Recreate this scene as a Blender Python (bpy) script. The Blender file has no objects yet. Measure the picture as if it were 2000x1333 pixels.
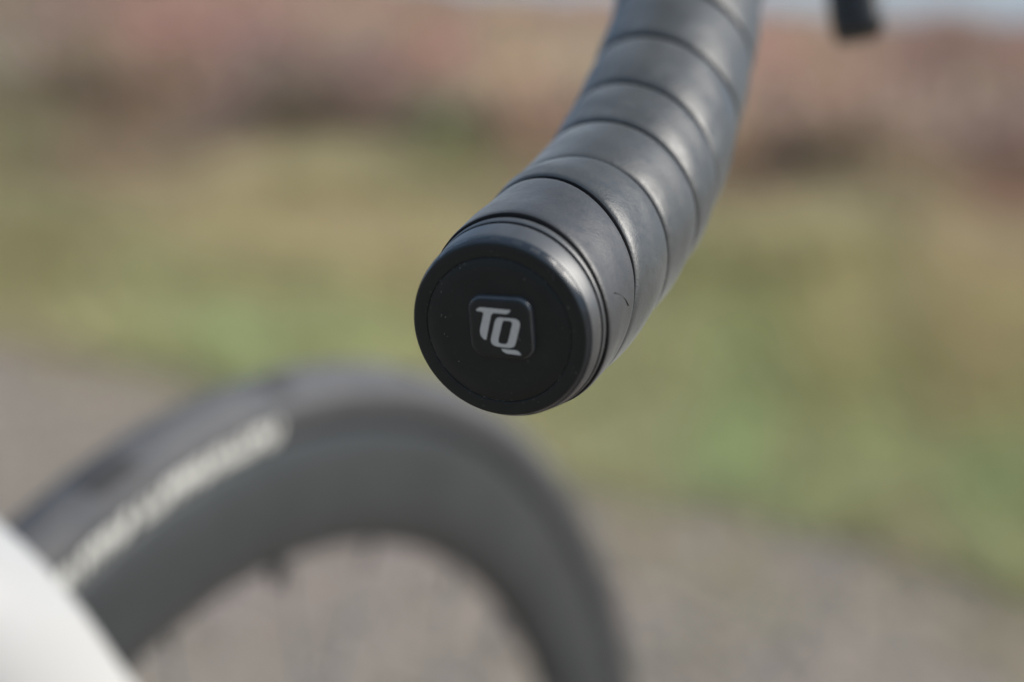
import bpy, bmesh, math, random
import numpy as np
from mathutils import Vector, Matrix

# ------------------------------------------------------------------ camera, sky, sun, exposure
SC = bpy.context.scene
COL = SC.collection
H = 0.340                                    # hub height: bicycle coordinates are measured from the front hub
YAW, PITCH, FPX = math.radians(29.75), math.radians(10.25), 3272.0
CAM = np.array([-0.5183, -0.4073, 0.4699 + H])
FOCUS, APERTURE = 0.314, 0.0120

cam_data = bpy.data.cameras.new('camera')
cam_data.sensor_width = 36.0
cam_data.lens = FPX / 2000 * 36.0
cam_data.clip_start, cam_data.clip_end = 0.01, 2000
cam_data.dof.use_dof = True
cam_data.dof.focus_distance = FOCUS
cam_data.dof.aperture_fstop = cam_data.lens / 1000 / APERTURE
cam_data.dof.aperture_blades = 0
cam = bpy.data.objects.new('camera', cam_data)
COL.objects.link(cam)
VD = Vector((math.cos(YAW) * math.cos(PITCH), math.sin(YAW) * math.cos(PITCH), -math.sin(PITCH)))
cam.location = CAM.tolist()
cam.rotation_euler = VD.to_track_quat('-Z', 'Y').to_euler()
SC.camera = cam

SUN_AZ, SUN_EL = math.radians(-65), math.radians(38)
SUN_DIR = Vector((math.cos(SUN_AZ) * math.cos(SUN_EL), math.sin(SUN_AZ) * math.cos(SUN_EL), math.sin(SUN_EL)))
world = bpy.data.worlds.new('World')
SC.world = world
world.use_nodes = True
wn = world.node_tree
bg = wn.nodes['Background']
sky = wn.nodes.new('ShaderNodeTexSky')
sky.sky_type = 'NISHITA'
sky.sun_disc = False
sky.sun_elevation = SUN_EL
sky.sun_rotation = math.atan2(SUN_DIR.x, SUN_DIR.y)
sky.air_density, sky.dust_density, sky.ozone_density = 1.0, 0.4, 2.5
# thin cloud veil over the blue: grey white, uneven
cl = wn.nodes.new('ShaderNodeTexNoise')
cl.inputs['Scale'].default_value, cl.inputs['Detail'].default_value = 2.2, 5
clr = wn.nodes.new('ShaderNodeMapRange')
clr.inputs['From Min'].default_value, clr.inputs['From Max'].default_value = 0.35, 0.7
clr.inputs['To Min'].default_value, clr.inputs['To Max'].default_value = 0.70, 0.90
wtc = wn.nodes.new('ShaderNodeTexCoord')
wn.links.new(wtc.outputs['Generated'], cl.inputs['Vector'])
wn.links.new(cl.outputs['Fac'], clr.inputs['Value'])
veil = wn.nodes.new('ShaderNodeMix')
veil.data_type = 'RGBA'
wn.links.new(clr.outputs['Result'], veil.inputs['Factor'])
wn.links.new(sky.outputs['Color'], veil.inputs['A'])
veil.inputs['B'].default_value = (1.95, 2.75, 3.95, 1)
wn.links.new(veil.outputs['Result'], bg.inputs['Color'])
bg.inputs["Strength"].default_value = 0.085
sun_data = bpy.data.lights.new('sun', 'SUN')
sun_data.energy = 3.2
sun_data.angle = math.radians(40)
sun_data.color = (1.0, 0.95, 0.88)
sun = bpy.data.objects.new('sun', sun_data)
COL.objects.link(sun)
sun.location = (0, 0, 20)
sun.rotation_euler = SUN_DIR.to_track_quat('Z', 'Y').to_euler()

SC.render.engine = 'CYCLES'
SC.cycles.use_denoising = True
try:
    SC.cycles.denoiser = 'OPENIMAGEDENOISE'
except Exception:
    pass
SC.cycles.max_bounces = 6
vs = SC.view_settings
vs.view_transform, vs.look = 'Standard', 'None'
vs.gamma, vs.exposure, vs.use_curve_mapping = 1.0, 0.87, False

random.seed(5)
RNG = np.random.default_rng(11)


# ------------------------------------------------------------------ helpers
def lin(c):
    return tuple(((v / 255) / 12.92 if v / 255 <= 0.04045 else ((v / 255 + 0.055) / 1.055) ** 2.4) for v in c)


def link(o, parent=None):
    COL.objects.link(o)
    if parent is not None:
        o.parent = parent
    return o


def edge_slot(o, nfaces, mat):
    """the first nfaces polygons (a cut edge) get their own bare material"""
    o.data.materials.append(mat)
    for i in range(nfaces):
        o.data.polygons[i].material_index = 1
    return o


def mesh_obj(name, verts, faces, mat, parent=None, smooth=True):
    me = bpy.data.meshes.new(name)
    me.from_pydata([tuple(map(float, v)) for v in verts], [], faces)
    me.update()
    if smooth:
        me.polygons.foreach_set('use_smooth', [True] * len(me.polygons))
    if mat:
        me.materials.append(mat)
    return link(bpy.data.objects.new(name, me), parent)


def big_mesh(name, V, F, mat, col=None, smooth=False):
    """numpy arrays: V (n,3), F (m,k) all of one face size"""
    me = bpy.data.meshes.new(name)
    n, m, k = len(V), len(F), F.shape[1]
    me.vertices.add(n)
    me.vertices.foreach_set('co', V.astype(np.float32).ravel())
    me.loops.add(m * k)
    me.loops.foreach_set('vertex_index', F.astype(np.int32).ravel())
    me.polygons.add(m)
    me.polygons.foreach_set('loop_start', np.arange(0, m * k, k, dtype=np.int32))
    me.polygons.foreach_set('loop_total', np.full(m, k, dtype=np.int32))
    if smooth:
        me.polygons.foreach_set('use_smooth', np.ones(m, dtype=bool))
    me.update(calc_edges=True)
    if col is not None:
        a = me.color_attributes.new('tint', 'FLOAT_COLOR', 'POINT')
        c = np.ones((n, 4), np.float32)
        c[:, :3] = col
        a.data.foreach_set('color', c.ravel())
    me.materials.append(mat)
    return bpy.data.objects.new(name, me)


def empty(name, loc=(0, 0, 0), parent=None):
    o = bpy.data.objects.new(name, None)
    o.location = loc
    o.empty_display_size = 0.05
    return link(o, parent)


def tag(o, label=None, cat=None, group=None, kind=None):
    for k, v in (('label', label), ('category', cat), ('group', group), ('kind', kind)):
        if v:
            o[k] = v
    return o


class Nodes:
    def __init__(self, name):
        self.m = bpy.data.materials.new(name)
        self.m.use_nodes = True
        self.t = self.m.node_tree
        self.b = self.t.nodes['Principled BSDF']

    def new(self, typ, **kw):
        n = self.t.nodes.new(typ)
        for k, v in kw.items():
            setattr(n, k, v)
        return n

    def link(self, a, b):
        self.t.links.new(a, b)

    def noise(self, scale, detail=4, rough=0.55, coord='Object'):
        tc = self.new('ShaderNodeTexCoord')
        n = self.new('ShaderNodeTexNoise')
        n.inputs['Scale'].default_value = scale
        n.inputs['Detail'].default_value = detail
        n.inputs['Roughness'].default_value = rough
        self.link(tc.outputs[coord], n.inputs['Vector'])
        return n.outputs['Fac']

    def ramp(self, fac, stops):
        r = self.new('ShaderNodeValToRGB')
        e = r.color_ramp.elements
        while len(e) < len(stops):
            e.new(0.5)
        for el, (p, c) in zip(e, stops):
            el.position = p
            el.color = (*c, 1) if len(c) == 3 else c
        self.link(fac, r.inputs['Fac'])
        return r.outputs['Color']

    def bump(self, fac, strength, dist):
        b = self.new('ShaderNodeBump')
        b.inputs['Strength'].default_value = strength
        b.inputs['Distance'].default_value = dist
        self.link(fac, b.inputs['Height'])
        self.link(b.outputs['Normal'], self.b.inputs['Normal'])


def surface(name, c0, c1, rough, scale=60, rough_var=0.08, bump=None, spec=0.5, detail=5, metal=0.0):
    """two-tone noisy surface with varying gloss and fine relief"""
    n = Nodes(name)
    f = n.noise(scale, detail)
    n.link(n.ramp(f, [(0.32, c0), (0.68, c1)]), n.b.inputs['Base Color'])
    g = n.noise(scale * 0.37, 3)
    mr = n.new('ShaderNodeMapRange')
    mr.inputs['To Min'].default_value = rough - rough_var
    mr.inputs['To Max'].default_value = rough + rough_var
    n.link(g, mr.inputs['Value'])
    n.link(mr.outputs['Result'], n.b.inputs['Roughness'])
    n.b.inputs['Specular IOR Level'].default_value = spec
    n.b.inputs['Metallic'].default_value = metal
    if bump:
        n.bump(n.noise(bump[0], 3), bump[1], bump[2])
    return n.m


def tinted(name, rough=0.8, vary=(0.75, 1.25), scale=9, spec=0.2, bump=None, through=0.0):
    """colour from the mesh's own tint attribute, broken up by noise"""
    n = Nodes(name)
    at = n.new('ShaderNodeAttribute', attribute_name='tint')
    f = n.noise(scale, 5)
    mr = n.new('ShaderNodeMapRange')
    mr.inputs['From Min'].default_value, mr.inputs['From Max'].default_value = 0.3, 0.7
    mr.inputs['To Min'].default_value, mr.inputs['To Max'].default_value = vary
    n.link(f, mr.inputs['Value'])
    mx = n.new('ShaderNodeVectorMath', operation='SCALE')
    n.link(at.outputs['Color'], mx.inputs[0])
    n.link(mr.outputs['Result'], mx.inputs['Scale'])
    n.link(mx.outputs['Vector'], n.b.inputs['Base Color'])
    n.b.inputs['Roughness'].default_value = rough
    n.b.inputs['Specular IOR Level'].default_value = spec
    if bump:
        n.bump(n.noise(bump[0], 5), bump[1], bump[2])
    if through:
        tr = n.new('ShaderNodeBsdfTranslucent')
        mxs = n.new('ShaderNodeMixShader')
        mxs.inputs['Fac'].default_value = through
        n.link(mx.outputs['Vector'], tr.inputs['Color'])
        n.link(n.b.outputs['BSDF'], mxs.inputs[1])
        n.link(tr.outputs['BSDF'], mxs.inputs[2])
        n.link(mxs.outputs['Shader'], n.t.nodes['Material Output'].inputs['Surface'])
    return n.m


def rubber(name, c0, c1, rough, sheen):
    n = Nodes(name)
    f = n.noise(70, 6, 0.6)
    n.link(n.ramp(f, [(0.30, c0), (0.55, tuple(v * 1.15 for v in c0)), (0.72, c1)]), n.b.inputs['Base Color'])
    g = n.noise(38, 5, 0.6)
    g2 = n.noise(420, 3, 0.6)
    ad = n.new('ShaderNodeMath', operation='ADD')
    n.link(g, ad.inputs[0])
    n.link(g2, ad.inputs[1])
    mr = n.new('ShaderNodeMapRange')
    mr.inputs['From Min'].default_value, mr.inputs['From Max'].default_value = 0.65, 1.35
    mr.inputs['To Min'].default_value, mr.inputs['To Max'].default_value = rough - 0.13, rough + 0.13
    n.link(ad.outputs[0], mr.inputs['Value'])
    n.link(mr.outputs['Result'], n.b.inputs['Roughness'])
    n.b.inputs['Specular IOR Level'].default_value = 0.68
    n.b.inputs['Sheen Weight'].default_value = sheen
    n.b.inputs['Sheen Roughness'].default_value = 0.45
    n.b.inputs['Sheen Tint'].default_value = (0.85, 0.88, 0.88, 1)
    b1 = n.new('ShaderNodeBump')
    b1.inputs['Strength'].default_value, b1.inputs['Distance'].default_value = 0.35, 0.0012
    n.link(n.noise(55, 3, 0.5), b1.inputs['Height'])
    b2 = n.new('ShaderNodeBump')
    b2.inputs['Strength'].default_value, b2.inputs['Distance'].default_value = 0.32, 0.0002
    n.link(n.noise(1500, 3, 0.6), b2.inputs['Height'])
    n.link(b1.outputs['Normal'], b2.inputs['Normal'])
    n.link(b2.outputs['Normal'], n.b.inputs['Normal'])
    return n.m


M = {}
M['tape'] = rubber('matt_black_bar_tape', (0.027, 0.0285, 0.028), (0.068, 0.0695, 0.067), 0.43, 0.22)
M['finish'] = rubber('satin_black_finishing_tape', (0.025, 0.025, 0.026), (0.050, 0.050, 0.050), 0.47, 0.16)
M['plug'] = surface('black_plug_plastic', (0.0078, 0.0108, 0.0104), (0.0110, 0.0142, 0.0136), 0.46, 200, 0.06, (3500, 0.05, 0.0002), 0.35)
M['ring'] = surface('satin_black_plug_ring', (0.045, 0.047, 0.048), (0.070, 0.072, 0.073), 0.40, 160, 0.10, (2500, 0.08, 0.0002), 0.85)
M['lens'] = surface('smoked_ring_lens', (0.010, 0.013, 0.017), (0.014, 0.018, 0.023), 0.22, 200, 0.05, None, 0.6)
M['button'] = surface('glossy_black_button', (0.012, 0.014, 0.014), (0.016, 0.018, 0.018), 0.42, 200, 0.04, (3500, 0.05, 0.0002), 0.35)
M['button_edge'] = surface('painted_sheen_button_shoulder', (0.046, 0.051, 0.055), (0.062, 0.067, 0.071), 0.26, 300, 0.05, None, 1.0)  # button plastic; the sky's sheen on the shoulders is painted in as lighter colour
M['window'] = surface('frosted_light_window', (0.018, 0.022, 0.027), (0.026, 0.031, 0.037), 0.34, 300, 0.08, None, 0.5)
M['groove'] = surface('dark_joint_rubber', (0.006, 0.006, 0.006), (0.012, 0.011, 0.011), 0.8, 400, 0.08, None, 0.2)
M['print'] = surface('grey_logo_print', (0.52, 0.51, 0.47), (0.57, 0.56, 0.52), 0.6, 900, 0.05, None, 0.3)
M['dust'] = surface('pale_dust', (0.25, 0.23, 0.20), (0.55, 0.52, 0.48), 0.9, 3000, 0.05, None, 0.1)
M['fibre'] = surface('dark_fibre', (0.012, 0.011, 0.010), (0.02, 0.018, 0.016), 0.7, 900, 0.05, None, 0.2)
M['carbon'] = surface('matt_carbon_rim', (0.027, 0.0305, 0.032), (0.036, 0.040, 0.042), 0.34, 40, 0.05, (500, 0.05, 0.0003), 0.75)
M['tyre'] = surface('dusty_tyre_rubber', (0.070, 0.072, 0.078), (0.110, 0.108, 0.108), 0.70, 45, 0.08, (700, 0.3, 0.0005), 0.35)
M['tread'] = surface('bare_black_rubber', (0.030, 0.030, 0.031), (0.045, 0.044, 0.044), 0.7, 120, 0.06, (700, 0.3, 0.0005), 0.3)
M['white_print'] = surface('white_tyre_print', (0.58, 0.58, 0.53), (0.84, 0.83, 0.77), 0.6, 160, 0.05, None, 0.3)
M['white'] = surface('white_gloss_paint', (0.50, 0.49, 0.47), (0.53, 0.52, 0.50), 0.38, 12, 0.04, None, 0.35)
M['black'] = surface('black_hood_rubber', (0.018, 0.018, 0.018), (0.028, 0.028, 0.028), 0.55, 80, 0.08, (900, 0.2, 0.0003), 0.4)
M['alloy'] = surface('black_anodised_alloy', (0.020, 0.021, 0.021), (0.032, 0.033, 0.033), 0.40, 120, 0.08, None, 0.5)
M['steel'] = surface('brushed_steel_spoke', (0.09, 0.09, 0.09), (0.13, 0.13, 0.13), 0.45, 120, 0.06, None, 0.5)


def unit(v):
    v = np.asarray(v, float)
    return v / np.linalg.norm(v, axis=-1, keepdims=True)


def hermite(K, T0):
    K = np.asarray(K, float)
    s = np.r_[0, np.cumsum(np.linalg.norm(np.diff(K, axis=0), axis=1))]
    m = np.zeros_like(K)
    for i in range(1, len(K) - 1):
        h0, h1 = s[i] - s[i - 1], s[i + 1] - s[i]
        m[i] = ((K[i] - K[i - 1]) / h0 * h1 + (K[i + 1] - K[i]) / h1 * h0) / (h0 + h1)
    m[0] = T0
    m[-1] = (K[-1] - K[-2]) / (s[-1] - s[-2])

    def ev(x):
        x = np.atleast_1d(np.asarray(x, float))
        i = np.clip(np.searchsorted(s, x) - 1, 0, len(K) - 2)
        h = s[i + 1] - s[i]
        t = ((x - s[i]) / h)[:, None]
        h = h[:, None]
        return (2*t**3 - 3*t**2 + 1)*K[i] + (t**3 - 2*t**2 + t)*h*m[i] + (-2*t**3 + 3*t**2)*K[i+1] + (t**3 - t**2)*h*m[i+1]
    return s, ev


def grid_faces(nu, nv, closed_v=False):
    f = []
    for i in range(nu - 1):
        for j in range(nv if closed_v else nv - 1):
            k = (j + 1) % nv
            f.append((i * nv + j, i * nv + k, (i + 1) * nv + k, (i + 1) * nv + j))
    return f


def tube(name, pts, radii, mat, parent, nv=20, caps=True, squash=None, ref=(0, 1, 0)):
    """swept tube; squash = (a, b) factors along chord direction and across it"""
    pts = np.asarray(pts, float)
    radii = np.broadcast_to(np.asarray(radii, float), (len(pts),))
    T = unit(np.gradient(pts, axis=0))
    ref = np.asarray(ref, float)
    A = unit(ref - T * (T @ ref)[:, None])
    B = np.cross(T, A)
    sa, sb = squash if squash is not None else (np.ones(len(pts)), np.ones(len(pts)))
    sa, sb = np.broadcast_to(sa, (len(pts),)), np.broadcast_to(sb, (len(pts),))
    ph = np.linspace(0, 2 * np.pi, nv, endpoint=False)
    V = pts[:, None] + radii[:, None, None] * (np.cos(ph)[None, :, None] * A[:, None] * sa[:, None, None]
                                               + np.sin(ph)[None, :, None] * B[:, None] * sb[:, None, None])
    V = V.reshape(-1, 3)
    F = grid_faces(len(pts), nv, True)
    if caps:
        F.append(tuple(range(nv - 1, -1, -1)))
        F.append(tuple((len(pts) - 1) * nv + j for j in range(nv)))
    return mesh_obj(name, V, F, mat, parent)


def revolve_y(name, prof, mat, parent, n=160, closed=True):
    """profile of (radius, y) revolved about the wheel axle (through the hub, along Y)"""
    th = np.linspace(0, 2 * np.pi, n, endpoint=False)
    V = [(r * math.sin(t), y, H + r * math.cos(t)) for t in th for r, y in prof]
    k = len(prof)
    F = []
    for i in range(n):
        i2 = (i + 1) % n
        for j in range(k if closed else k - 1):
            j2 = (j + 1) % k
            F.append((i * k + j, i2 * k + j, i2 * k + j2, i * k + j2))
    return mesh_obj(name, V, F, mat, parent)


# ------------------------------------------------------------------ the moor: terrain, path, ground
FW = np.array([math.cos(YAW), math.sin(YAW)])
RT = np.array([math.sin(YAW), -math.cos(YAW)])
SKY_X = [-3000, 0, 500, 900, 1000, 1250, 1500, 1640, 1760, 1850, 1900, 2000, 5000]
SKY_Y = [-90, -80, -35, 12, 22, 36, 50, 62, 66, 56, 68, 74, 80]


def smooth(x):
    x = np.clip(x, 0, 1)
    return x * x * (3 - 2 * x)


def height(F, X):
    F, X = np.asarray(F, float), np.asarray(X, float)
    px = 1000 + 3272 * X / np.maximum(F, 1.0)
    e = (75 - np.interp(px, SKY_X, SKY_Y) - 14) / 3272
    top = 0.81 + 42 * e
    h = top * smooth((F - 5) / 50) * 1.35
    h = np.where(F > 42, (top * smooth(np.array(37 / 50.)) * 1.35) - 0.02 * (F - 42), h)
    w = 0.035 * np.sin(X * 1.7 + 0.6 * F) * np.cos(F * 0.9 - 0.4 * X) + 0.05 * np.sin(0.55 * X + 1.3) * np.sin(0.37 * F)
    return h + w * smooth((F - 4.5) / 4)


def wpos(F, X, dz=0.0):
    F, X = np.asarray(F, float), np.asarray(X, float)
    return np.stack([CAM[0] + F * FW[0] + X * RT[0], CAM[1] + F * FW[1] + X * RT[1], height(F, X) + dz], -1)


def hit(px, py):
    """where the sight line through a photograph pixel meets the ground: (F, X)"""
    cy, sy = math.cos(PITCH), math.sin(PITCH)
    u = -(py - 666.5) / FPX
    a, zz = cy + u * sy, -sy + u * cy
    x = (px - 1000) / FPX
    lo = None
    for k in np.geomspace(0.8, 60, 700):
        F, X = a * k, x * k
        if CAM[2] + zz * k <= height(F, X):
            return F, X
    return a * 42, x * 42


# vegetation colours, measured as zones of the moor: (pixel in the photograph, colour of the plants there)
ZONES = [
    (50, 30, (128, 112, 98)), (300, 60, (150, 118, 105)), (480, 60, (148, 118, 104)), (640, 40, (150, 130, 110)), (900, 40, (142, 118, 98)), (1080, 60, (156, 134, 112)),
    (50, 150, (130, 115, 95)), (200, 150, (108, 92, 75)), (370, 140, (138, 108, 94)), (550, 140, (118, 100, 88)), (700, 160, (128, 105, 95)), (850, 130, (150, 118, 105)), (1080, 170, (160, 145, 115)), (1000, 240, (146, 118, 104)),
    (50, 250, (125, 120, 88)), (250, 250, (134, 116, 98)), (400, 250, (128, 108, 98)), (560, 240, (108, 98, 80)), (750, 240, (128, 110, 96)), (880, 290, (112, 118, 74)), (1040, 290, (142, 122, 102)),
    (50, 350, (132, 122, 90)), (150, 330, (138, 120, 96)), (300, 350, (150, 132, 106)), (450, 340, (156, 144, 108)), (600, 360, (158, 148, 110)), (800, 350, (142, 134, 98)), (960, 350, (142, 130, 98)),
    (100, 450, (138, 132, 95)), (300, 450, (148, 140, 102)), (500, 450, (162, 150, 112)), (700, 460, (166, 152, 115)), (850, 440, (155, 145, 108)),
    (100, 560, (138, 134, 92)), (300, 560, (138, 138, 96)), (540, 550, (130, 122, 84)), (620, 590, (124, 130, 88)), (730, 540, (150, 140, 100)),
    (100, 640, (142, 136, 104)), (300, 650, (140, 144, 100)), (500, 640, (142, 152, 104)), (700, 640, (146, 150, 102)),
    (1500, 100, (148, 120, 102)), (1600, 170, (152, 124, 104)), (1830, 140, (126, 102, 86)), (1950, 130, (142, 112, 102)), (1730, 170, (140, 116, 102)),
    (1480, 240, (150, 125, 104)), (1650, 260, (130, 104, 90)), (1780, 290, (136, 120, 96)), (1920, 290, (128, 112, 98)),
    (1450, 370, (126, 104, 88)), (1620, 340, (126, 112, 90)), (1700, 400, (140, 126, 100)), (1960, 390, (142, 112, 96)),
    (1480, 460, (148, 138, 102)), (1650, 480, (152, 144, 104)), (1820, 460, (158, 146, 112)), (1960, 480, (156, 142, 110)),
    (1380, 600, (138, 138, 94)), (1510, 610, (124, 128, 82)), (1680, 580, (148, 140, 98)), (1830, 600, (138, 128, 90)), (1960, 640, (146, 134, 94)),
    (1300, 720, (144, 142, 104)), (1470, 740, (130, 138, 94)), (1620, 700, (140, 134, 92)), (1780, 720, (130, 126, 84)), (1930, 760, (140, 128, 90)),
    (1300, 840, (142, 144, 104)), (1450, 850, (134, 148, 102)), (1700, 840, (138, 146, 100)), (1930, 870, (124, 140, 92)), (1800, 960, (138, 136, 98)),
]
_zp, _zc = [], []
for px, py, c in ZONES:
    F, X = hit(px, py)
    _zp.append((X / F, math.log(F)))
    _zc.append(lin(c))
_zp, _zc = np.array(_zp), np.array(_zc)


def zone_colour(F, X, sat=.84):
    q = np.stack([X / F, np.log(F)], -1)
    d = ((q[:, None, 0] - _zp[None, :, 0]) / 0.035) ** 2 + ((q[:, None, 1] - _zp[None, :, 1]) / 0.22) ** 2
    w = 1 / (d + 0.30) ** 2
    c = (w @ _zc) / w.sum(1, keepdims=True)
    l = c @ np.array([[.3], [.6], [.1]])
    return l + (c - l) * sat


VEG = 1.6                                     # plant reflectance against the photographed brightness
EDGE = [hit(*p) for p in [(-900, 640), (0, 655), (250, 685), (520, 745), (900, 850), (1250, 935), (1500, 965), (1800, 1020), (2000, 1085), (2600, 1230)]]
EDGE_A = np.array([x / f for f, x in EDGE])
EDGE_F = np.array([f for f, x in EDGE])


def edge_F(a):
    return np.interp(a, EDGE_A, EDGE_F)


# ground sheet: polar grid round the viewpoint out to the horizon
fr = np.r_[np.linspace(0.3, 8, 60), np.geomspace(8.2, 60, 70), np.geomspace(70, 600, 12)]
an = np.linspace(-math.pi, math.pi, 241)
RR, AA = np.meshgrid(fr, an, indexing='ij')
gF, gX = RR * np.cos(AA), RR * np.sin(AA)
hz = height(np.maximum(gF, .3), gX)
gV = np.stack([CAM[0] + gF * FW[0] + gX * RT[0], CAM[1] + gF * FW[1] + gX * RT[1], hz], -1).reshape(-1, 3)
gC = zone_colour(np.maximum(RR.ravel(), 2.5), (np.clip(gX / np.maximum(gF, .1), -0.5, 0.5) * np.maximum(RR, 2.5)).ravel()) * 0.62
n0 = len(gV)
gV = np.vstack([gV, [[CAM[0], CAM[1], 0]]])
gC = np.vstack([gC, gC[:1]])
nv = len(an)
idx = np.arange(n0).reshape(len(fr), nv)
gF4 = np.stack([idx[:-1, :-1], idx[1:, :-1], idx[1:, 1:], idx[:-1, 1:]], -1).reshape(-1, 4)
fan = [(n0, int(idx[0, j]), int(idx[0, j + 1]), int(idx[0, j + 1])) for j in range(nv - 1)]
M['moor'] = tinted('moor_soil_and_litter', 0.95, (0.6, 1.35), 3.0, 0.1, (30, 0.6, 0.02))
ground = link(big_mesh('ground', gV, gF4, M['moor'], gC, True))
tag(ground, kind='structure')

# gravel path: a sheet lying on the ground, its far edge ragged
cols = np.linspace(-0.95, 0.62, 420)
pv, pc = [], []
rows = np.linspace(0, 1, 80)
march = np.linspace(0.3, 9, 700)
for b_ in cols:                                                  # rays fanning out from well behind the rider
    mx = b_ * (march + 9)
    mf = edge_F(mx / march) + 0.10 * np.sin(mx / march * 37) + 0.07 * np.sin(mx / march * 91 + 1) + 0.04 * np.sin(mx / march * 203)
    over = np.nonzero(march >= mf)[0]
    fe = march[over[0]] if len(over) else 9.0
    for t in rows:
        F = -7 + (fe + 7) * t
        X = b_ * (F + 9)
        pv.append((CAM[0] + F * FW[0] + X * RT[0], CAM[1] + F * FW[1] + X * RT[1], float(height(max(F, .3), X)) + 0.012))
path_faces = [(i * 80 + j, i * 80 + j + 1, (i + 1) * 80 + j + 1, (i + 1) * 80 + j) for i in range(419) for j in range(79)]
n = Nodes('gravel_track_dirt')
f1, f2, f3 = n.noise(1.4, 6, 0.62), n.noise(7, 6, 0.65), n.noise(60, 4, 0.7)
c1 = n.ramp(f1, [(0.30, lin((134, 127, 110))), (0.45, lin((143, 134, 122))), (0.58, lin((150, 137, 127))), (0.72, lin((140, 134, 129)))])
c2 = n.ramp(f2, [(0.30, (0.74, 0.73, 0.69)), (0.55, (0.90, 0.90, 0.90)), (0.75, (1.02, 0.98, 0.97))])
c3 = n.ramp(f3, [(0.25, (0.6, 0.6, 0.6)), (0.7, (1.2, 1.2, 1.2))])
m1 = n.new('ShaderNodeVectorMath', operation='MULTIPLY')
m2 = n.new('ShaderNodeVectorMath', operation='MULTIPLY')
n.link(c1, m1.inputs[0]); n.link(c2, m1.inputs[1])
n.link(m1.outputs[0], m2.inputs[0]); n.link(c3, m2.inputs[1])
n.link(m2.outputs[0], n.b.inputs['Base Color'])
n.b.inputs['Roughness'].default_value = 0.92
n.b.inputs['Specular IOR Level'].default_value = 0.15
n.bump(f3, 0.7, 0.01)
M['path'] = n.m
path = mesh_obj('path', pv, path_faces, M['path'])
tag(path, kind='structure')


# ------------------------------------------------------------------ gravel, grass, heather (uncountable cover)
def ico():
    bm = bmesh.new()
    bmesh.ops.create_icosphere(bm, subdivisions=1, radius=1)
    V = np.array([v.co[:] for v in bm.verts])
    F = np.array([[v.index for v in f.verts] for f in bm.faces])
    bm.free()
    return V, F


def scatter(V0, F0, P, R, S, C):
    """copies of a template: P (n,3) places, R (n,) yaw, S (n,3) scale, C (n,3) colour"""
    n, k = len(P), len(V0)
    v = V0[None] * S[:, None]
    c, s = np.cos(R)[:, None], np.sin(R)[:, None]
    o = np.stack([v[..., 0] * c - v[..., 1] * s, v[..., 0] * s + v[..., 1] * c, v[..., 2]], -1) + P[:, None]
    f = (F0[None] + (np.arange(n) * k)[:, None, None]).reshape(-1, F0.shape[1])
    return o.reshape(-1, 3), f, np.repeat(C, k, 0)


def gather(parts):
    V, F, C, o = [], [], [], 0
    for v, f, c in parts:
        V.append(v); F.append(f + o); C.append(c); o += len(v)
    return np.vstack(V), np.vstack(F), np.vstack(C)


iv, if_ = ico()
parts = []
for k in range(4):
    v = iv * (1 + RNG.normal(0, 0.18, (len(iv), 1)))
    N = 8500
    F = RNG.uniform(.15, 5.2, N)
    X = RNG.uniform(-3.2, 2.2, N)
    keep = F < edge_F(X / F) + RNG.normal(0, .12, N)
    F, X = F[keep], X[keep]
    N = len(F)
    r = 0.004 + 0.012 * RNG.random(N) ** 4
    S = np.stack([r * RNG.uniform(.8, 1.5, N), r * RNG.uniform(.8, 1.3, N), r * RNG.uniform(.4, .8, N)], -1)
    base = np.array([lin(c) for c in [(136, 128, 121), (146, 137, 129), (124, 119, 113), (143, 129, 117), (130, 127, 128), (156, 148, 140)]])
    C = base[RNG.integers(0, 6, N)] * RNG.uniform(.88, 1.1, (N, 1)) * .95
    P = wpos(F, X)
    P[:, 2] = P[:, 2] + 0.012 + S[:, 2] * 0.35
    parts.append(scatter(v, if_, P, RNG.uniform(0, 6.28, N), S, C))
M['stone'] = tinted('loose_stone', 0.85, (0.8, 1.2), 80, 0.25)
gravel = link(big_mesh('gravel', *gather(parts)[:2], M['stone'], gather(parts)[2]))
tag(gravel, 'loose grey and brown gravel strewn over the dirt path', None, None, 'stuff')


def grass_template(nb, spread, lean):
    V, F = [], []
    for b in range(nb):
        a = RNG.uniform(0, 6.28); r = spread * RNG.random() ** .5
        bx, by = r * math.cos(a), r * math.sin(a)
        d = RNG.uniform(0, 6.28); l = RNG.uniform(.6, 1.0); q = lean * RNG.uniform(.3, 1.0)
        w = RNG.uniform(.012, .026)
        wx, wy = -math.sin(d) * w, math.cos(d) * w
        i = len(V)
        for t, ww in ((0, 1), (.5, .8), (1, .12)):
            ox, oy = bx + math.cos(d) * q * t * t * l, by + math.sin(d) * q * t * t * l
            z = l * t * (1 - .25 * q * t)
            V += [(ox - wx * ww, oy - wy * ww, z), (ox + wx * ww, oy + wy * ww, z)]
        F += [(i, i + 1, i + 3, i + 2), (i + 2, i + 3, i + 5, i + 4)]
    return np.array(V), np.array(F)


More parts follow.
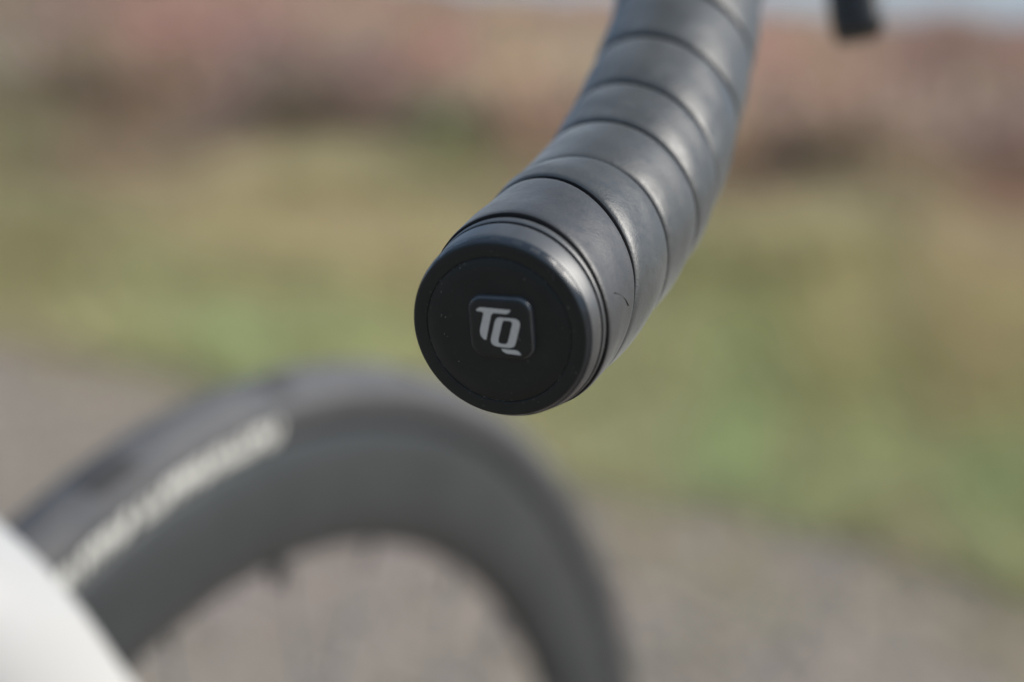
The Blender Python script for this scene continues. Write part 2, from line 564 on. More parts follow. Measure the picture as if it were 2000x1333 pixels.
parts = []
for k in range(6):
    V0, F0 = grass_template(12, .5, .8)
    N = 3700
    a = RNG.uniform(-0.60, 0.53, N)
    fe = edge_F(a)
    far = 17.0
    u = RNG.random(N)
    F = (fe - .25) * (far / (fe - .25)) ** u
    # tufts thin out at the path's edge
    X = a * F
    hgt = RNG.uniform(.07, .20, N) * (0.55 + 0.45 * smooth((F - fe) / 2.0)) * (1 + .6 * (np.sin(X * 2.1) * np.sin(F * 1.3) > .35))
    S = np.stack([hgt * RNG.uniform(.8, 1.3, N)] * 2 + [hgt], -1)
    C = zone_colour(F * 1.1, X * 1.1) * RNG.uniform(.82, 1.22, (N, 1)) * (1 + RNG.normal(0, .05, (N, 3))) * VEG * (.92 + .14 * smooth((8 - F) / 4))[:, None] * np.array([1.02, .995, .94])
    parts.append(scatter(V0, F0, wpos(F, X, -0.01), RNG.uniform(0, 6.28, N), S, C))
V0, F0 = grass_template(10, .6, 1.0)
N = 3000
a = RNG.uniform(-0.50, 0.44, N)
fe = edge_F(a)
F = fe + .25 - np.abs(RNG.normal(0, .16, N)) * fe
keep = (F > 1.3) & (np.sin(a * 29 + F * 2.3) + np.sin(a * 71 - F * 1.1) > -.3)
a, F = a[keep], F[keep]
X = a * F
N = len(F)
hgt = RNG.uniform(.02, .05, N)
S = np.stack([hgt * 1.6] * 2 + [hgt], -1)
mixc = np.array([lin((150, 138, 116))]) * .75 + zone_colour(np.maximum(F, 2.7), X) * .25
parts.append(scatter(V0, F0, wpos(F, X, 0.006), RNG.uniform(0, 6.28, N), S, mixc * RNG.uniform(.85, 1.2, (N, 1)) * 1.65))
M['grass'] = tinted('dry_moor_grass', 0.75, (0.8, 1.2), 6, 0.25, None, 0.4)
V, Fc, C = gather(parts)
grass = link(big_mesh('grass', V, Fc, M['grass'], C))
tag(grass, 'tussocky green and straw coloured grass beyond the path', None, None, 'stuff')


def sprig_template(nl, lobes, leaf):
    """uneven bush: leaf-sized quads through several lobes, thinner outside"""
    V, F = [], []
    cs = [(RNG.uniform(-.32, .32), RNG.uniform(-.32, .32), RNG.uniform(.25, .6), RNG.uniform(.22, .42)) for _ in range(lobes)]
    for b in range(nl):
        cx, cy, cz, cr = cs[RNG.integers(0, lobes)]
        d = unit(RNG.normal(0, 1, 3)); r = cr * RNG.random() ** .45
        p = np.array([cx, cy, cz]) + d * r
        p[2] = max(p[2], 0.02)
        t = unit(d + RNG.normal(0, .7, 3) + np.array([0, 0, .6])); s = unit(np.cross(t, RNG.normal(0, 1, 3)))
        l, w = leaf * RNG.uniform(.7, 1.6), leaf * RNG.uniform(.22, .4)
        i = len(V)
        V += [p - s * w * .6, p + s * w * .6, p + t * l + s * w, p + t * l - s * w]
        F.append((i, i + 1, i + 2, i + 3))
    return np.array(V), np.array(F)


parts = []
for k in range(7):
    V0, F0 = sprig_template(110, 5, .12)
    N = 720
    a = RNG.uniform(-0.56, 0.53, N)
    near = np.interp(a, [-.46, -.31, -.15, 0, .15, .31, .44], [13, 13.5, 12.0, 11, 9.0, 8.2, 8])
    F = near * (46 / near) ** (RNG.random(N) ** .9)
    X = a * F
    sz = RNG.uniform(.35, .75, N) * (1 + .015 * F)
    S = np.stack([sz, sz * RNG.uniform(.8, 1.2, N), sz * RNG.uniform(.45, .75, N)], -1)
    C = zone_colour(F * 1.26, X * 1.26, .84) * RNG.uniform(.75, 1.28, (N, 1)) * (1 + RNG.normal(0, .07, (N, 3))) * VEG * (1.08 + .05 * smooth((F - 10) / 8))[:, None]
    parts.append(scatter(V0, F0, wpos(F, X, -0.03), RNG.uniform(0, 6.28, N), S, C))
M['heather'] = tinted('autumn_heather', 0.85, (0.75, 1.25), 5, 0.15, None, 0.4)
V, Fc, C = gather(parts)
heather = link(big_mesh('heather', V, Fc, M['heather'], C))
tag(heather, 'rust brown autumn heather covering the rising moor', None, None, 'stuff')

# bushes that stand out of the heather one by one
M['foliage'] = {}


def bush(px, py, wpx, hpx, rgb, label, nl=420):
    F, X = hit(px, py + 22)
    w, h = wpx * F / FPX, 0.95 * hpx * F / FPX
    p = wpos(F, X, -0.02)
    root = empty('heather_shrub', tuple(float(v) for v in p))
    tag(root, label, 'shrub', 'shrubs standing out of the moor')
    V0, F0 = sprig_template(nl, 7, .085)
    S = np.array([[w * 0.62, w * 0.62, h * 0.95]])
    v, f, c = scatter(V0, F0, np.zeros((1, 3)), np.array([RNG.uniform(0, 6)]), S, np.array([lin(rgb)]))
    c = c * np.repeat(RNG.uniform(.7, 1.35, (nl, 1)), 4, 0) * 2.15
    fo = link(big_mesh('foliage', v, f, M['heather'], c), root)
    V, Fs = [], []
    for k in range(9):
        a = RNG.uniform(0, 6.28); q = RNG.uniform(.1, .45) * w
        e = np.array([q * math.cos(a), q * math.sin(a), RNG.uniform(.4, .7) * h]); t0 = 0.008 + .004 * w
        i = len(V)
        for z, rr in ((0, t0), (.5, t0 * .7), (1, t0 * .3)):
            for j in range(5):
                b = j * 2 * math.pi / 5
                V.append((e[0] * z * z + rr * math.cos(b), e[1] * z * z + rr * math.sin(b), e[2] * z))
        for r_ in range(2):
            for j in range(5):
                Fs.append((i + r_ * 5 + j, i + r_ * 5 + (j + 1) % 5, i + r_ * 5 + 5 + (j + 1) % 5, i + r_ * 5 + 5 + j))
    mesh_obj('stem', V, Fs, M['stem'], root)


M['stem'] = surface('woody_stem', (0.05, 0.035, 0.025), (0.11, 0.08, 0.06), 0.85, 40, 0.05, None, 0.2)
BUSHES = [
    (225, 225, 210, 120, (88, 74, 56), 'dark brown low bush on the upper left of the moor'),
    (570, 260, 190, 150, (90, 80, 66), 'grey brown bush in the heather above the pale straw grass'),
    (880, 345, 170, 130, (96, 104, 64), 'bright green bush left of the taped handlebar drop'),
    (800, 245, 110, 80, (104, 88, 78), 'small brown bush up the slope behind the bright green bush'),
    (1645, 330, 180, 110, (108, 82, 68), 'reddish brown bush on the slope below the hanging brake lever tip'),
    (1825, 190, 150, 120, (104, 82, 66), 'dark brown bush below the skyline near the right edge'),
    (1915, 360, 150, 150, (110, 96, 86), 'purplish grey bush lowest on the right edge of the slope'),
    (1465, 400, 140, 90, (104, 82, 68), 'brown bush close to the right side of the taped bar'),
    (1510, 640, 170, 70, (98, 106, 58), 'dark green tussock in the grass right of the bar end'),
    (550, 560, 140, 60, (102, 96, 60), 'olive tussock in the grass left of the bar end cap'),
    (1985, 985, 120, 90, (88, 100, 66), 'dark green tuft at the gravel edge by the right border'),
]
for b in BUSHES:
    bush(*b)

# ------------------------------------------------------------------ the bicycle
bike = empty('bicycle', (0, 0, 0))
tag(bike, 'bicycle with white fork, black taped drop bar and dark deep-rimmed wheel', 'bicycle')
UP = np.array([0, 0, H])

# --- handlebar: path of the right drop from its end up to the hood, then along the top to the left drop
KEYS = np.array([[-0.26014, -0.2574, 0.41794], [-0.22215, -0.25282, 0.42744], [-0.19817, -0.25065, 0.43616], [-0.17787, -0.24752, 0.44666],
                 [-0.157, -0.24278, 0.45871], [-0.13741, -0.23772, 0.47111], [-0.12169, -0.23261, 0.48193], [-0.101, -0.2255, 0.5005],
                 [-0.0900, -0.2200, 0.524], [-0.0945, -0.2160, 0.549], [-0.114, -0.2125, 0.566], [-0.140, -0.2085, 0.573],
                 [-0.165, -0.196, 0.5755], [-0.1745, -0.170, 0.5765], [-0.175, -0.06, 0.577], [-0.175, 0.0, 0.577]]) + UP
AX = unit([0.968, 0.153, 0.199])
S_K, PATH = hermite(KEYS, AX)


def frame_at(s):
    p = PATH(s)
    e = 1e-4
    T = unit(PATH(np.asarray(s) + e) - PATH(np.maximum(np.asarray(s) - e, 0)))
    U = np.cross(np.array([0, 1.0, 0]), T)
    U = unit(np.where(U[:, 2:3] < -0.2, U, U) if False else np.cross(T, np.cross(np.array([0, 0, 1.0]) + 0 * T, T)))
    U = unit(np.cross(np.array([0, 1.0, 0])[None] + 0 * T, T)) * -1.0
    U = np.where((U @ np.array([-0.3, 0, 1.0]))[:, None] < 0, -U, U)
    return p, T, U, np.cross(T, U)


s_bar = np.r_[np.linspace(0.012, S_K[-1], 120)]
core = PATH(s_bar)
core_full = np.vstack([core, (core * np.array([1, -1, 1]))[::-1][1:]])
handlebar = tube('handlebar', core_full, 0.0119, M['alloy'], bike, 16)

RAD_S = [0, .012, .03, .045, .065, .088, .112, .14, .2, .4]
RAD_R = [.0190, .0190, .0191, .0188, .0185, .0183, .0177, .0176, .0175, .0172]


def s0_fit(ph):
    return (8.7 + 2.2 * np.cos(ph) - 2.7 * np.sin(ph)) / 1000


def knots(deg, mm):
    d = np.radians(np.r_[np.array(deg) - 360, deg, np.array(deg) + 360]); v = np.r_[mm, mm, mm] / 1000.0
    def f(ph):
        out = 0
        for k, w in ((-.2, .2), (-.1, .2), (0, .2), (.1, .2), (.2, .2)):
            out = out + w * np.interp(ph + k, d, v)
        return out
    return f


SEAMS = [
    knots([-24, -4, 13, 35, 54, 74, 92, 111, 135, 200, 290], [11.2, 11.3, 10.5, 8.9, 7.2, 6.0, 5.7, 5.6, 5.9, 8.0, 10.6]),
    knots([-29, -7, 8, 24, 40, 59, 75, 86, 99, 113, 125, 200, 290], [35.0, 33.3, 31.9, 29.9, 27.8, 25.2, 23.5, 21.9, 19.4, 16.6, 15, 20, 32]),
    knots([-24, -11, 2, 18, 40, 57, 74, 90, 111, 130, 200, 290], [42.0, 43.3, 44.0, 44.6, 44.5, 43.8, 42.7, 42.0, 39.8, 38.5, 39, 41]),
    knots([-36, -18, 0, 19, 36, 54, 72, 93, 110, 140, 200, 290], [68.0, 66.5, 65.5, 64.5, 63.4, 62.2, 61.3, 60.8, 59.0, 58.5, 60, 66]),
    knots([-27, -9, 4, 21, 43, 63, 83, 100, 140, 200, 290], [85.5, 84.5, 83.6, 82.2, 80.5, 78.3, 76.3, 74.5, 73, 76, 83]),
    knots([-47, -22, 0, 24, 48, 70, 90, 108, 140, 200, 290], [111.0, 108.0, 106.2, 104.0, 102.2, 101.4, 100.9, 99.8, 98.5, 101, 108]),
    knots([-30, 0, 39, 54, 81, 97, 140, 200, 290], [133, 130.0, 126.8, 126.2, 125.6, 125.0, 123, 126, 132]),
    knots([0, 90, 180, 270], [155, 150, 152, 156]), knots([0, 90, 180, 270], [180, 174, 176, 181]), knots([0, 90, 180, 270], [206, 199, 202, 207]),
    knots([0, 90, 180, 270], [231, 225, 228, 232]),
]
NPH = 144
PHI = np.linspace(-np.pi, np.pi, NPH, endpoint=False)


def wrap_mesh(name, sa, sb, mat, parent, lift, pillow, lip, dip):
    """one turn of tape between two seams: a rolled lip towards the bar end, a soft pillow, then a dive under the next turn"""
    A, B = sa(PHI), sb(PHI)
    L = B - A
    prof = [(-.0007, -2.4), (-.0003, -1.6), (-.0001, -.9), (.00002, -.5), (.00028, -.08)]      # (offset along bar in m, lift in units of lip)
    rows_ = []
    for off, q in prof:
        rows_.append((A + off, np.full(NPH, q * lip + lift)))
    ts = np.linspace(0, 1, 22)[1:]
    for t in ts:
        st = A + .0004 + (L + dip - .0004) * t
        z = lift + pillow * (1 - abs(2 * t - .92) ** 2.6 / 1.0) - pillow * .0
        if t > .86:
            z -= (t - .86) / .14 * .0016
        wob = 0.00010 * np.sin(3 * PHI + 9 * t + A[0] * 900) * math.sin(math.pi * t)
        rows_.append((st, z + wob))
    V = []
    for st, z in rows_:
        p, T, U, R = frame_at(st)
        rad = np.interp(st, RAD_S, RAD_R) - .0006 + z
        V.append(p + rad[:, None] * (np.cos(PHI)[:, None] * U + np.sin(PHI)[:, None] * R))
    V = np.array(V).reshape(-1, 3)
    return edge_slot(mesh_obj(name, V, grid_faces(len(rows_), NPH, True), mat, parent), 4 * NPH, M['groove'])


for i in range(len(SEAMS) - 1):
    if i == 0:
        wrap_mesh('finishing_tape', SEAMS[0], SEAMS[1], M['finish'], handlebar, .0004, .0003, .0008, .0016)['label'] = 'smooth black finishing tape behind the end cap'
    else:
        wrap_mesh('tape_wrap', SEAMS[i], SEAMS[i + 1], M['tape'], handlebar, .0005, .0007, .0014, .0016)

# a fibre caught on the finishing tape, scuffs and specks
def on_tape(s, ph_deg, dr=0.0):
    p, T, U, R = frame_at(np.atleast_1d(s))
    a = np.radians(np.atleast_1d(ph_deg))
    rad = np.interp(np.atleast_1d(s), RAD_S, RAD_R) + dr
    nrm = np.cos(a)[:, None] * U + np.sin(a)[:, None] * R
    return p + rad[:, None] * nrm, nrm


fp, _ = on_tape(np.array([.0105, .0118, .0134, .0150, .0163]), np.array([78, 80, 83, 87, 92]), .00012)
tube('stray_fibre', fp, .00009, M['fibre'], handlebar, 6)

# --- bar end cap
e_u = unit(np.array([0, 0, 1.0]) - AX * AX[2])
e_r = np.cross(AX, e_u)
P0 = KEYS[0]


def cap_pt(x, y, depth):
    """point on the cap: x right, y up (mm, seen from the rider), depth into the bar (m)"""
    return P0 + e_r * x / 1000 + e_u * y / 1000 + AX * depth


CX, CY = -0.50, -0.17
K0 = 10.4


def cap_ring(prof, name, mat, parent, skew=True, n=144, close_in=False):
    ph = np.linspace(0, 2 * np.pi, n, endpoint=False)
    V = []
    for d, r in prof:
        k = s0_fit(ph) * 1000 / K0 if skew else np.ones(n)
        w = np.clip((d - .0006) / .0015, 0, 1)
        dd = d * (1 - w + w * k)
        w2 = np.clip(d / .008, 0, 1)
        cx, cy = CX * (1 - w2), CY * (1 - w2)
        V.append(P0 + e_r * (cx / 1000) + e_u * (cy / 1000) + r * (np.sin(ph)[:, None] * e_r + np.cos(ph)[:, None] * e_u) + AX * dd[:, None])
    V = np.array(V).reshape(-1, 3)
    return mesh_obj(name, V, grid_faces(len(prof), n, True), mat, parent)


mm = 0.001
end_plug = cap_ring([(.0012, 13.96*mm), (.0002, 13.97*mm), (.00003, 14.02*mm), (0, 14.15*mm), (0, 15.5*mm), (.00002, 16.2*mm), (.00008, 16.55*mm), (.00022, 16.70*mm)],
                    'end_plug', M['plug'], bike, False)
end_plug['label'] = 'round black bar end cap with raised grey logo'
cap_ring([(.00023, 16.70*mm), (.0005, 16.88*mm), (.0010, 17.12*mm), (.0016, 17.30*mm), (.0020, 17.36*mm), (.0021, 17.33*mm)], 'lens_ring', M['lens'], end_plug)
cap_ring([(.00211, 17.33*mm), (.0022, 17.42*mm), (.0028, 17.50*mm), (.0045, 17.72*mm), (.0066, 17.92*mm), (.0069, 17.92*mm), (.0071, 17.80*mm), (.0072, 16.9*mm)], 'collar', M['ring'], end_plug)
cap_ring([(.0068, 16.8*mm), (.0070, 16.85*mm), (.0080, 16.85*mm), (.0082, 16.8*mm)], 'joint', M['groove'], end_plug)
edge_slot(cap_ring([(.0076, 16.8*mm), (.0076, 17.70*mm), (.00765, 18.00*mm), (.0079, 18.16*mm), (.0085, 18.24*mm), (.0093, 18.26*mm), (.0096, 18.1*mm), (.0097, 16.6*mm)], 'back_ring', M['ring'], end_plug), 2 * 144, M['groove'])
cap_ring([(.0088, 16.5*mm), (.0115, 16.5*mm), (.0145, 16.6*mm), (.017, 12.0*mm)], 'plug_sleeve', M['groove'], end_plug)


def disc(name, r, depth, mat, parent, n=120):
    rows_ = [(r, depth + .0008), (r, depth + .00010), (r - .00012, depth), (r * .8, depth - .00004), (r * .5, depth - .00006), (r * .2, depth - .00006)]
    o = cap_ring([(d, rr) for rr, d in rows_], name, mat, parent, False, n)
    bm = bmesh.new(); bm.from_mesh(o.data); bm.verts.ensure_lookup_table()
    bm.faces.new([bm.verts[(len(rows_) - 1) * n + j] for j in range(n)])
    bmesh.ops.recalc_face_normals(bm, faces=bm.faces); bm.to_mesh(o.data); bm.free()
    return o


disc('face_disc', 13.925*mm, .00001, M['plug'], end_plug)

# faint light windows let into the lens ring
for a in (-43, -31, -14, 1, 15, 27, 45):
    a0, a1 = math.radians(a - 3.2), math.radians(a + 3.2)
    V = []
    for ph in np.linspace(a0, a1, 4):
        for d, r in ((.0006, 16.96), (.00155, 17.32)):
            k = s0_fit(ph) * 1000 / K0
            w = np.clip((d - .0006) / .0015, 0, 1); w2 = d / .008
            r += .012
            V.append(P0 + e_r * (CX * (1 - w2) / 1000) + e_u * (CY * (1 - w2) / 1000) + r * mm * (math.sin(ph) * e_r + math.cos(ph) * e_u) + AX * (d * (1 - w + w * k)))
    mesh_obj('light_window', V, [(2*i, 2*i+1, 2*i+3, 2*i+2) for i in range(3)], M['window'], end_plug)

# raised square button: rounded outline, soft shoulders
def rounded_square(cx, cy, hx, hy, rad, n=12):
    out = []
    for (sx, sy, a0) in ((1, 1, 0), (-1, 1, 90), (-1, -1, 180), (1, -1, 270)):
        for k in range(n + 1):
            a = math.radians(a0 + 90 * k / n)
            out.append((cx + sx * (hx - rad) + rad * math.cos(a), cy + sy * (hy - rad) + rad * math.sin(a)))
    return out


layers = [(6.30, .0002, 2.9), (6.22, -.00030, 2.85), (6.08, -.00070, 2.75), (5.86, -.00098, 2.65), (5.52, -.00117, 2.5), (5.15, -.00122, 2.3), (2.5, -.00124, 1.1)]
V, F = [], []
BX, BY = 0.38, 0.70
for hw, d, rad in layers:
    for x, y in rounded_square(BX, BY, hw, hw * .965, rad):
        V.append(cap_pt(x, y, d))
nb = 52
F = grid_faces(len(layers), nb, True) + [tuple((len(layers) - 1) * nb + j for j in range(nb))]
button = mesh_obj('logo_button', V, F, M['button'], end_plug)
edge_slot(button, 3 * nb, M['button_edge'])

T_ = [(-4.01, 3.95), (-3.83, 4.28), (-3.51, 4.54), (-2.98, 4.67), (2.69, 4.47), (2.52, 4.12), (2.25, 3.86), (1.9, 3.69), (1.53, 3.64), (-0.31, 3.73), (-0.69, 3.68), (-0.97, 3.47), (-1.18, 3.09), (-2.45, -1.56), (-2.89, -1.47), (-3.3, -1.02), (-3.5, -0.54), (-3.55, -0.03), (-3.4, 0.73), (-2.61, 3.37), (-2.65, 3.66), (-2.83, 3.81)]
Q_ = [(0.44, 2.95), (2.94, 2.87), (3.6, 2.8), (4.02, 2.57), (4.26, 2.22), (4.3, 1.81), (4.16, 1.14), (3.25, -1.8), (3.02, -2.34), (2.67, -2.67), (2.14, -2.84), (1.62, -2.87), (-0.53, -2.73), (-1.18, -2.48), (-1.48, -2.12), (-1.56, -1.68), (-1.43, -1.0), (-0.53, 1.95), (-0.31, 2.48), (0.03, 2.81)]
I_ = [(1.43, 2.4), (2.39, 2.37), (2.7, 2.24), (2.83, 1.98), (2.79, 1.64), (1.81, -1.53), (1.63, -1.91), (1.35, -2.14), (1.0, -2.19), (0.26, -2.12), (-0.04, -1.95), (-0.12, -1.66), (-0.06, -1.28), (0.82, 1.59), (0.99, 2.05), (1.17, 2.31)]
L_ = [(0.27, -3.05), (0.44, -3.14), (3.22, -3.25), (3.62, -3.41), (3.92, -3.72), (4.16, -4.15), (2.71, -4.07), (1.38, -3.99), (0.95, -3.81), (0.6, -3.53)]


def print_shape(name, loops, depth, thick, mat, parent, label=None):
    """thin raised print: filled 2-D outline (with holes) given a thickness"""
    cu = bpy.data.curves.new('outline', 'CURVE')
    cu.dimensions = '2D'
    cu.fill_mode = 'BOTH'
    cu.extrude = thick * 500
    for lp in loops:
        sp = cu.splines.new('POLY')
        sp.points.add(len(lp) - 1)
        for p, (x, y) in zip(sp.points, lp):
            p.co = (x, y, 0, 1)
        sp.use_cyclic_u = True
    tmp = bpy.data.objects.new('outline', cu)
    COL.objects.link(tmp)
    dg = bpy.context.evaluated_depsgraph_get()
    me = bpy.data.meshes.new_from_object(tmp.evaluated_get(dg))
    bpy.data.objects.remove(tmp)
    bpy.data.curves.remove(cu)
    for v in me.vertices:
        v.co = Vector(cap_pt(v.co.x, v.co.y, depth - v.co.z / 1000).tolist())
    me.materials.clear(); me.materials.append(mat)
    me.name = name
    o = link(bpy.data.objects.new(name, me), parent)
    if label:
        o['label'] = label
    return o


print_shape('logo_letter', [T_], -.00127, .00004, M['print'], end_plug, 'grey letter T of the logo')
print_shape('logo_letter', [Q_, I_], -.00127, .00004, M['print'], end_plug, 'grey letter Q of the logo')
print_shape('logo_stroke', [L_], -.00127, .00004, M['print'], end_plug)

# dust: real specks lying on cap and tape
DV, DF = [], []


def speck(p, nrm, r):
    a = unit(np.cross(nrm, RNG.normal(0, 1, 3))); b = np.cross(nrm, a)
    i = len(DV); k = 5
    for j in range(k):
        t = j * 2 * math.pi / k
        q = r * RNG.uniform(.6, 1.2)
        DV.append(p + a * q * math.cos(t) + b * q * math.sin(t) * RNG.uniform(.5, 1))
    DV.append(p + nrm * r * .5)
    for j in range(k):
        DF.append((i + j, i + (j + 1) % k, i + k))


for _ in range(130):
    a, r = RNG.uniform(0, 6.28), 16.2 * RNG.random() ** .5
    x, y = CX + r * math.sin(a), CY + r * math.cos(a)
    if abs(x - BX) < 6.6 and abs(y - BY) < 6.6:
        continue
    speck(cap_pt(x, y, -.00003), -AX, (.03 + .09 * RNG.random() ** 3) * mm)
for x, y in ((3.75, -.7), (3.85, -.9), (4.0, -1.2), (5.9, -2.0), (5.3, -5.2)):
    speck(cap_pt(x, y, -.00126), -AX, .08 * mm)
for _ in range(60):                                              # dust caught in the joint round the face disc
    a = RNG.uniform(0, 6.28)
    speck(cap_pt(CX + 13.86 * math.sin(a), CY + 13.86 * math.cos(a), .00002), -AX, RNG.uniform(.03, .08) * mm)
for _ in range(90):                                              # scuffed patch on the right of the collar
    a = RNG.normal(1.50, .13); d = RNG.uniform(.0030, .0066)
    k = s0_fit(a) * 1000 / K0
    r = np.interp(d, [.0022, .0028, .0045, .0066], [17.42, 17.50, 17.72, 17.92]) * mm
    nn = math.sin(a) * e_r + math.cos(a) * e_u
    w = np.clip((d - .0006) / .0015, 0, 1); w2 = min(d / .008, 1)
    speck(P0 + e_r * (CX * (1 - w2) / 1000) + e_u * (CY * (1 - w2) / 1000) + nn * (r + .00002) + AX * (d * (1 - w + w * k)), nn, (.02 + .07 * RNG.random() ** 2) * mm)
for _ in range(150):
    s_, ph_ = RNG.uniform(.011, .034), RNG.uniform(-60, 120)
    lo, hi = SEAMS[0](np.radians(ph_)), SEAMS[1](np.radians(ph_))
    if lo + .0015 < s_ < hi - .001:
        p, nn = on_tape(s_, ph_, .00012)
        speck(p[0], nn[0], RNG.uniform(.025, .07) * mm)
dust = mesh_obj('dust', DV, DF, M['dust'], end_plug, False)
dust['kind'] = 'stuff'

# --- brake lever and hood
hood_pts = np.array([[-.108, -.2125, .562], [-.085, -.214, .572], [-.06, -.216, .578], [-.035, -.218, .586], [-.020, -.2195, .598], [-.014, -.220, .612], [-.018, -.2205, .620]]) + UP
tube('brake_hood', hood_pts, [.015, .018, .0175, .017, .0165, .0135, .006], M['black'], bike, 20, True, (np.full(7, .85), np.full(7, 1.15)))
lev = np.array([[-.026, -.2195, .583], [-.014, -.222, .565], [-.010, -.226, .545], [-.0125, -.231, .522], [-.0170, -.237, .500], [-.0205, -.241, .484], [-.0232, -.2435, .4745], [-.0245, -.2445, .4700]]) + UP
tube('brake_lever', lev, [.0085, .0088, .0088, .0086, .0084, .0083, .0082, .0070], M['alloy'], bike, 20, True, (np.full(8, 1.0), np.full(8, .62)))

# --- fork, head tube, stem, front of the frame
legs = np.array([[-.004, -.054, .002], [-.030, -.054, .045], [-.071, -.053, .110], [-.114, -.0515, .180], [-.150, -.049, .237], [-.169, -.0465, .266],
                 [-.1805, -.0435, .286], [-.1905, -.0365, .304], [-.1995, -.0250, .319], [-.207, -.010, .3285], [-.208, 0.0, .331]]) + [.0022, 0, .002]
full = np.vstack([legs, (legs * np.array([1, -1, 1]))[::-1][1:]]) + UP
tt = np.linspace(0, 1, 60)
k0 = np.r_[0, np.cumsum(np.linalg.norm(np.diff(full, axis=0), axis=1))]; k0 /= k0[-1]
_, fpath = hermite(full, unit(full[1] - full[0]))
S_F = hermite(full, unit(full[1] - full[0]))[0]
chord = [.011, .013, .017, .0215, .0245, .0255, .026, .0265, .027, .028, .0285]; chord = np.r_[chord, chord[::-1][1:]]
thick = [.007, .0085, .0095, .0105, .0115, .012, .0125, .0135, .015, .0165, .017]; thick = np.r_[thick, thick[::-1][1:]]
sf = np.linspace(0, S_F[-1], 90)
ch, th_ = np.interp(sf, S_F, chord), np.interp(sf, S_F, thick)
fork = tube('fork', fpath(sf), 1.0, M['white'], bike, 32, True, (ch, th_), ref=(1, 0, 0))
st = np.array([-.317, 0, .948]); base = np.array([-.2105, 0, .337])
tube('steerer', [base + UP, base + st * .03 + UP], [.024, .026], M['white'], fork, 32)
tube('head_tube', [base + st * .031 + UP, base + st * .06 + UP, base + st * .13 + UP, base + st * .165 + UP], [.0275, .025, .024, .0265], M['white'], bike, 32)
ht = base + UP
tube('spacer', [ht + st * .166, ht + st * .19], [.019, .019], M['alloy'], bike, 24)
stem_top = ht + st * .21
tube('stem', [stem_top - st * .02, stem_top + st * .0, stem_top + st * .02], [.0195, .021, .0195], M['alloy'], bike, 24)
tube('stem_arm', [stem_top, np.array([-.215, 0, .577]) + UP, np.array([-.175, 0, .577]) + UP], [.017, .0165, .021], M['alloy'], bike, 20, ref=(0, 1, 0))
tube('down_tube', [ht + st * .05 + [-.01, 0, 0], ht + [-.16, 0, -.11], ht + [-.50, 0, -.43]], [.026, .031, .030], M['white'], bike, 28)
tube('top_tube', [ht + st * .14 + [-.01, 0, 0], ht + [-.25, 0, .115], ht + [-.58, 0, .075]], [.024, .021, .017], M['white'], bike, 28)
tube('seat_tube', [ht + [-.50, 0, -.43], ht + [-.57, 0, -.13], ht + [-.615, 0, .12]], [.021, .018, .0165], M['white'], bike, 28)

# --- front wheel
half = [(.2600, .0), (.2606, .0030), (.2632, .0060), (.2680, .0090), (.2740, .0114), (.2810, .0129), (.2890, .0135), (.2970, .0133), (.3040, .0126), (.3095, .0116), (.3130, .0107), (.3145, .0098), (.3150, .0085)]
rim = [(r, -y) for r, y in half[::-1]] + half[1:]
wheel = revolve_y('front_wheel', rim, M['carbon'], bike, 200)
TYC, TYR = .3235, .0155
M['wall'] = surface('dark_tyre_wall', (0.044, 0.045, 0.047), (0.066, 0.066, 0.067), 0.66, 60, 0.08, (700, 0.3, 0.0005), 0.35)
tp = []
for k in range(36):
    a = math.radians(-150 + 300 * k / 35)
    tp.append((TYC + TYR * math.cos(a), TYR * math.sin(a)))
tyre = revolve_y('tyre', tp, M['tyre'], wheel, 240, True)
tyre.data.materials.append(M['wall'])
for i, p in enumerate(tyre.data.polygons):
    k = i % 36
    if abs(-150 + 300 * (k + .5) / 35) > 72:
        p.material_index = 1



def tyre_pt(ang, sec, dr=.0002):
    """ang: degrees forward of the wheel's top; sec: degrees round the tyre section, 0 at the tread, 90 at the right wall"""
    a, b = math.radians(ang), math.radians(sec)
    r = TYC + (TYR + dr) * math.cos(b)
    return (r * math.sin(a), -(TYR + dr) * math.sin(b), H + r * math.cos(a))


def tyre_patch(name, a0, a1, s0, s1, mat, parent, slant=0.0, dr=.0002):
    V = []
    for i in range(5):
        for j in range(4):
            t, u = i / 4, j / 3
            V.append(tyre_pt(a0 + (a1 - a0) * t + slant * u, s0 + (s1 - s0) * u, dr))
    return mesh_obj(name, V, grid_faces(5, 4), mat, parent)


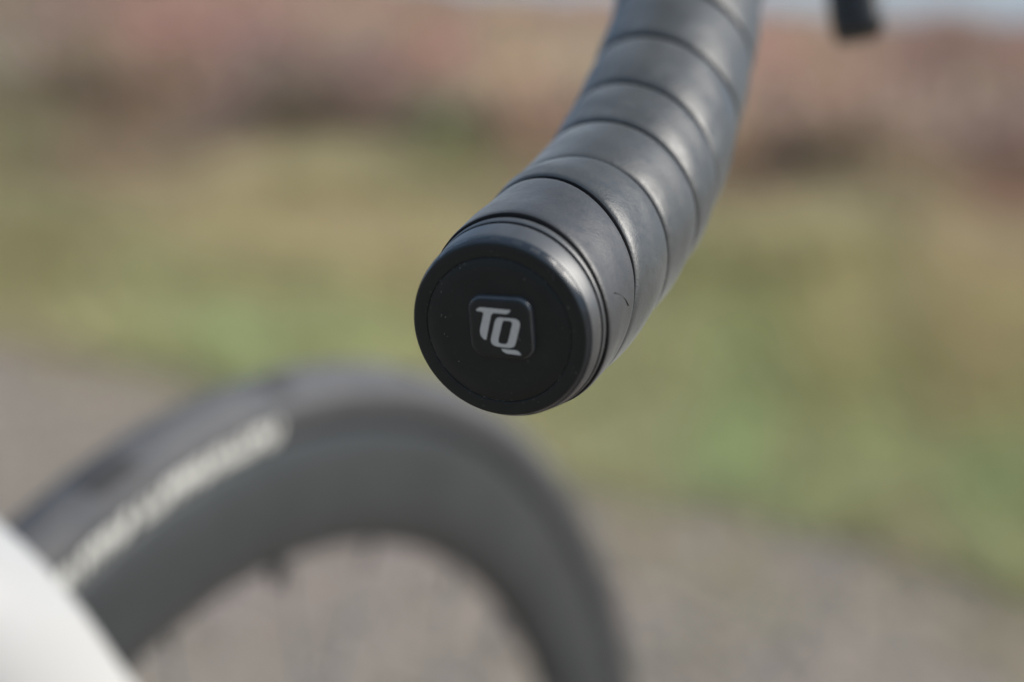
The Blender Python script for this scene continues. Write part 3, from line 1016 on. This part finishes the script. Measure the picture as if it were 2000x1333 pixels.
# worn white lettering on the right wall, two words, too blurred to read
x = -24.6
for wd in ([1.1, .9, 1.1, .9, 1.05, .8, 1.1], [1.25, 1.1, 1.2, 1.15, 1.1, 1.25, 1.0, 1.2, 1.15, 1.25, 1.1, 1.15, 1.0]):
    for w in wd:
        tyre_patch('tyre_lettering', x, x + w * .42, 123 - RNG.uniform(0, 4), 84 + RNG.uniform(0, 4), M['white_print'], wheel, .35)
        if RNG.random() < .93:
            hi = RNG.random() < .5
            tyre_patch('tyre_lettering', x + w * .44, x + w * .90, 121 if hi else 108, 100 if hi else 86, M['white_print'], wheel, .2)
        x += w
    x += .55
for a0, a1, s0_, s1_ in ((-2.6, -.2, 8, 54), (-19.6, -15.6, 10, 52), (-33, -30, 10, 48), (14, 16.5, 10, 46)):
    tyre_patch('bare_patch', a0, a1, s0_, s1_, M['tread'], wheel, .6, .00015)

for sgn in (-1, 1):
    revolve_y('bead_line', [(.3138, sgn * .0100), (.3150, sgn * .0124), (.3166, sgn * .0143), (.3150, sgn * .0105)], M['groove'], wheel, 160)

hub = revolve_y('hub', [(.0, -.05), (.009, -.05), (.010, -.040), (.022, -.036), (.022, -.031), (.0125, -.026), (.0115, .0), (.0125, .026), (.030, .031), (.030, .036), (.010, .040), (.009, .05), (.0, .05)], M['alloy'], wheel, 40, False)
for k in range(24):
    a = math.radians(15 * k + 1.2)
    side = 1 if k % 2 else -1
    o_ = a + math.radians((22 if (k // 2) % 2 else -22) if side > 0 else 0)
    p0 = np.array([.022 * math.sin(o_), side * .033, H + .022 * math.cos(o_)])
    p1 = np.array([.262 * math.sin(a), side * .002, H + .262 * math.cos(a)])
    tube('spoke', [p0, p0 * .5 + p1 * .5, p1], .0010, M['steel'], wheel, 8)
    tube('nipple', [p1 - (p1 - p0) * .055, p1 + (p1 - p0) * .002], [.0015, .0018], M['steel'], wheel, 8)
a = math.radians(0.3)
tube('valve_stem', [np.array([r * math.sin(a), 0, H + r * math.cos(a)]) for r in (.264, .2605, .258, .254, .2535, .250)], [.0040, .0037, .0028, .0028, .0018, .0016], M['alloy'], wheel, 12)
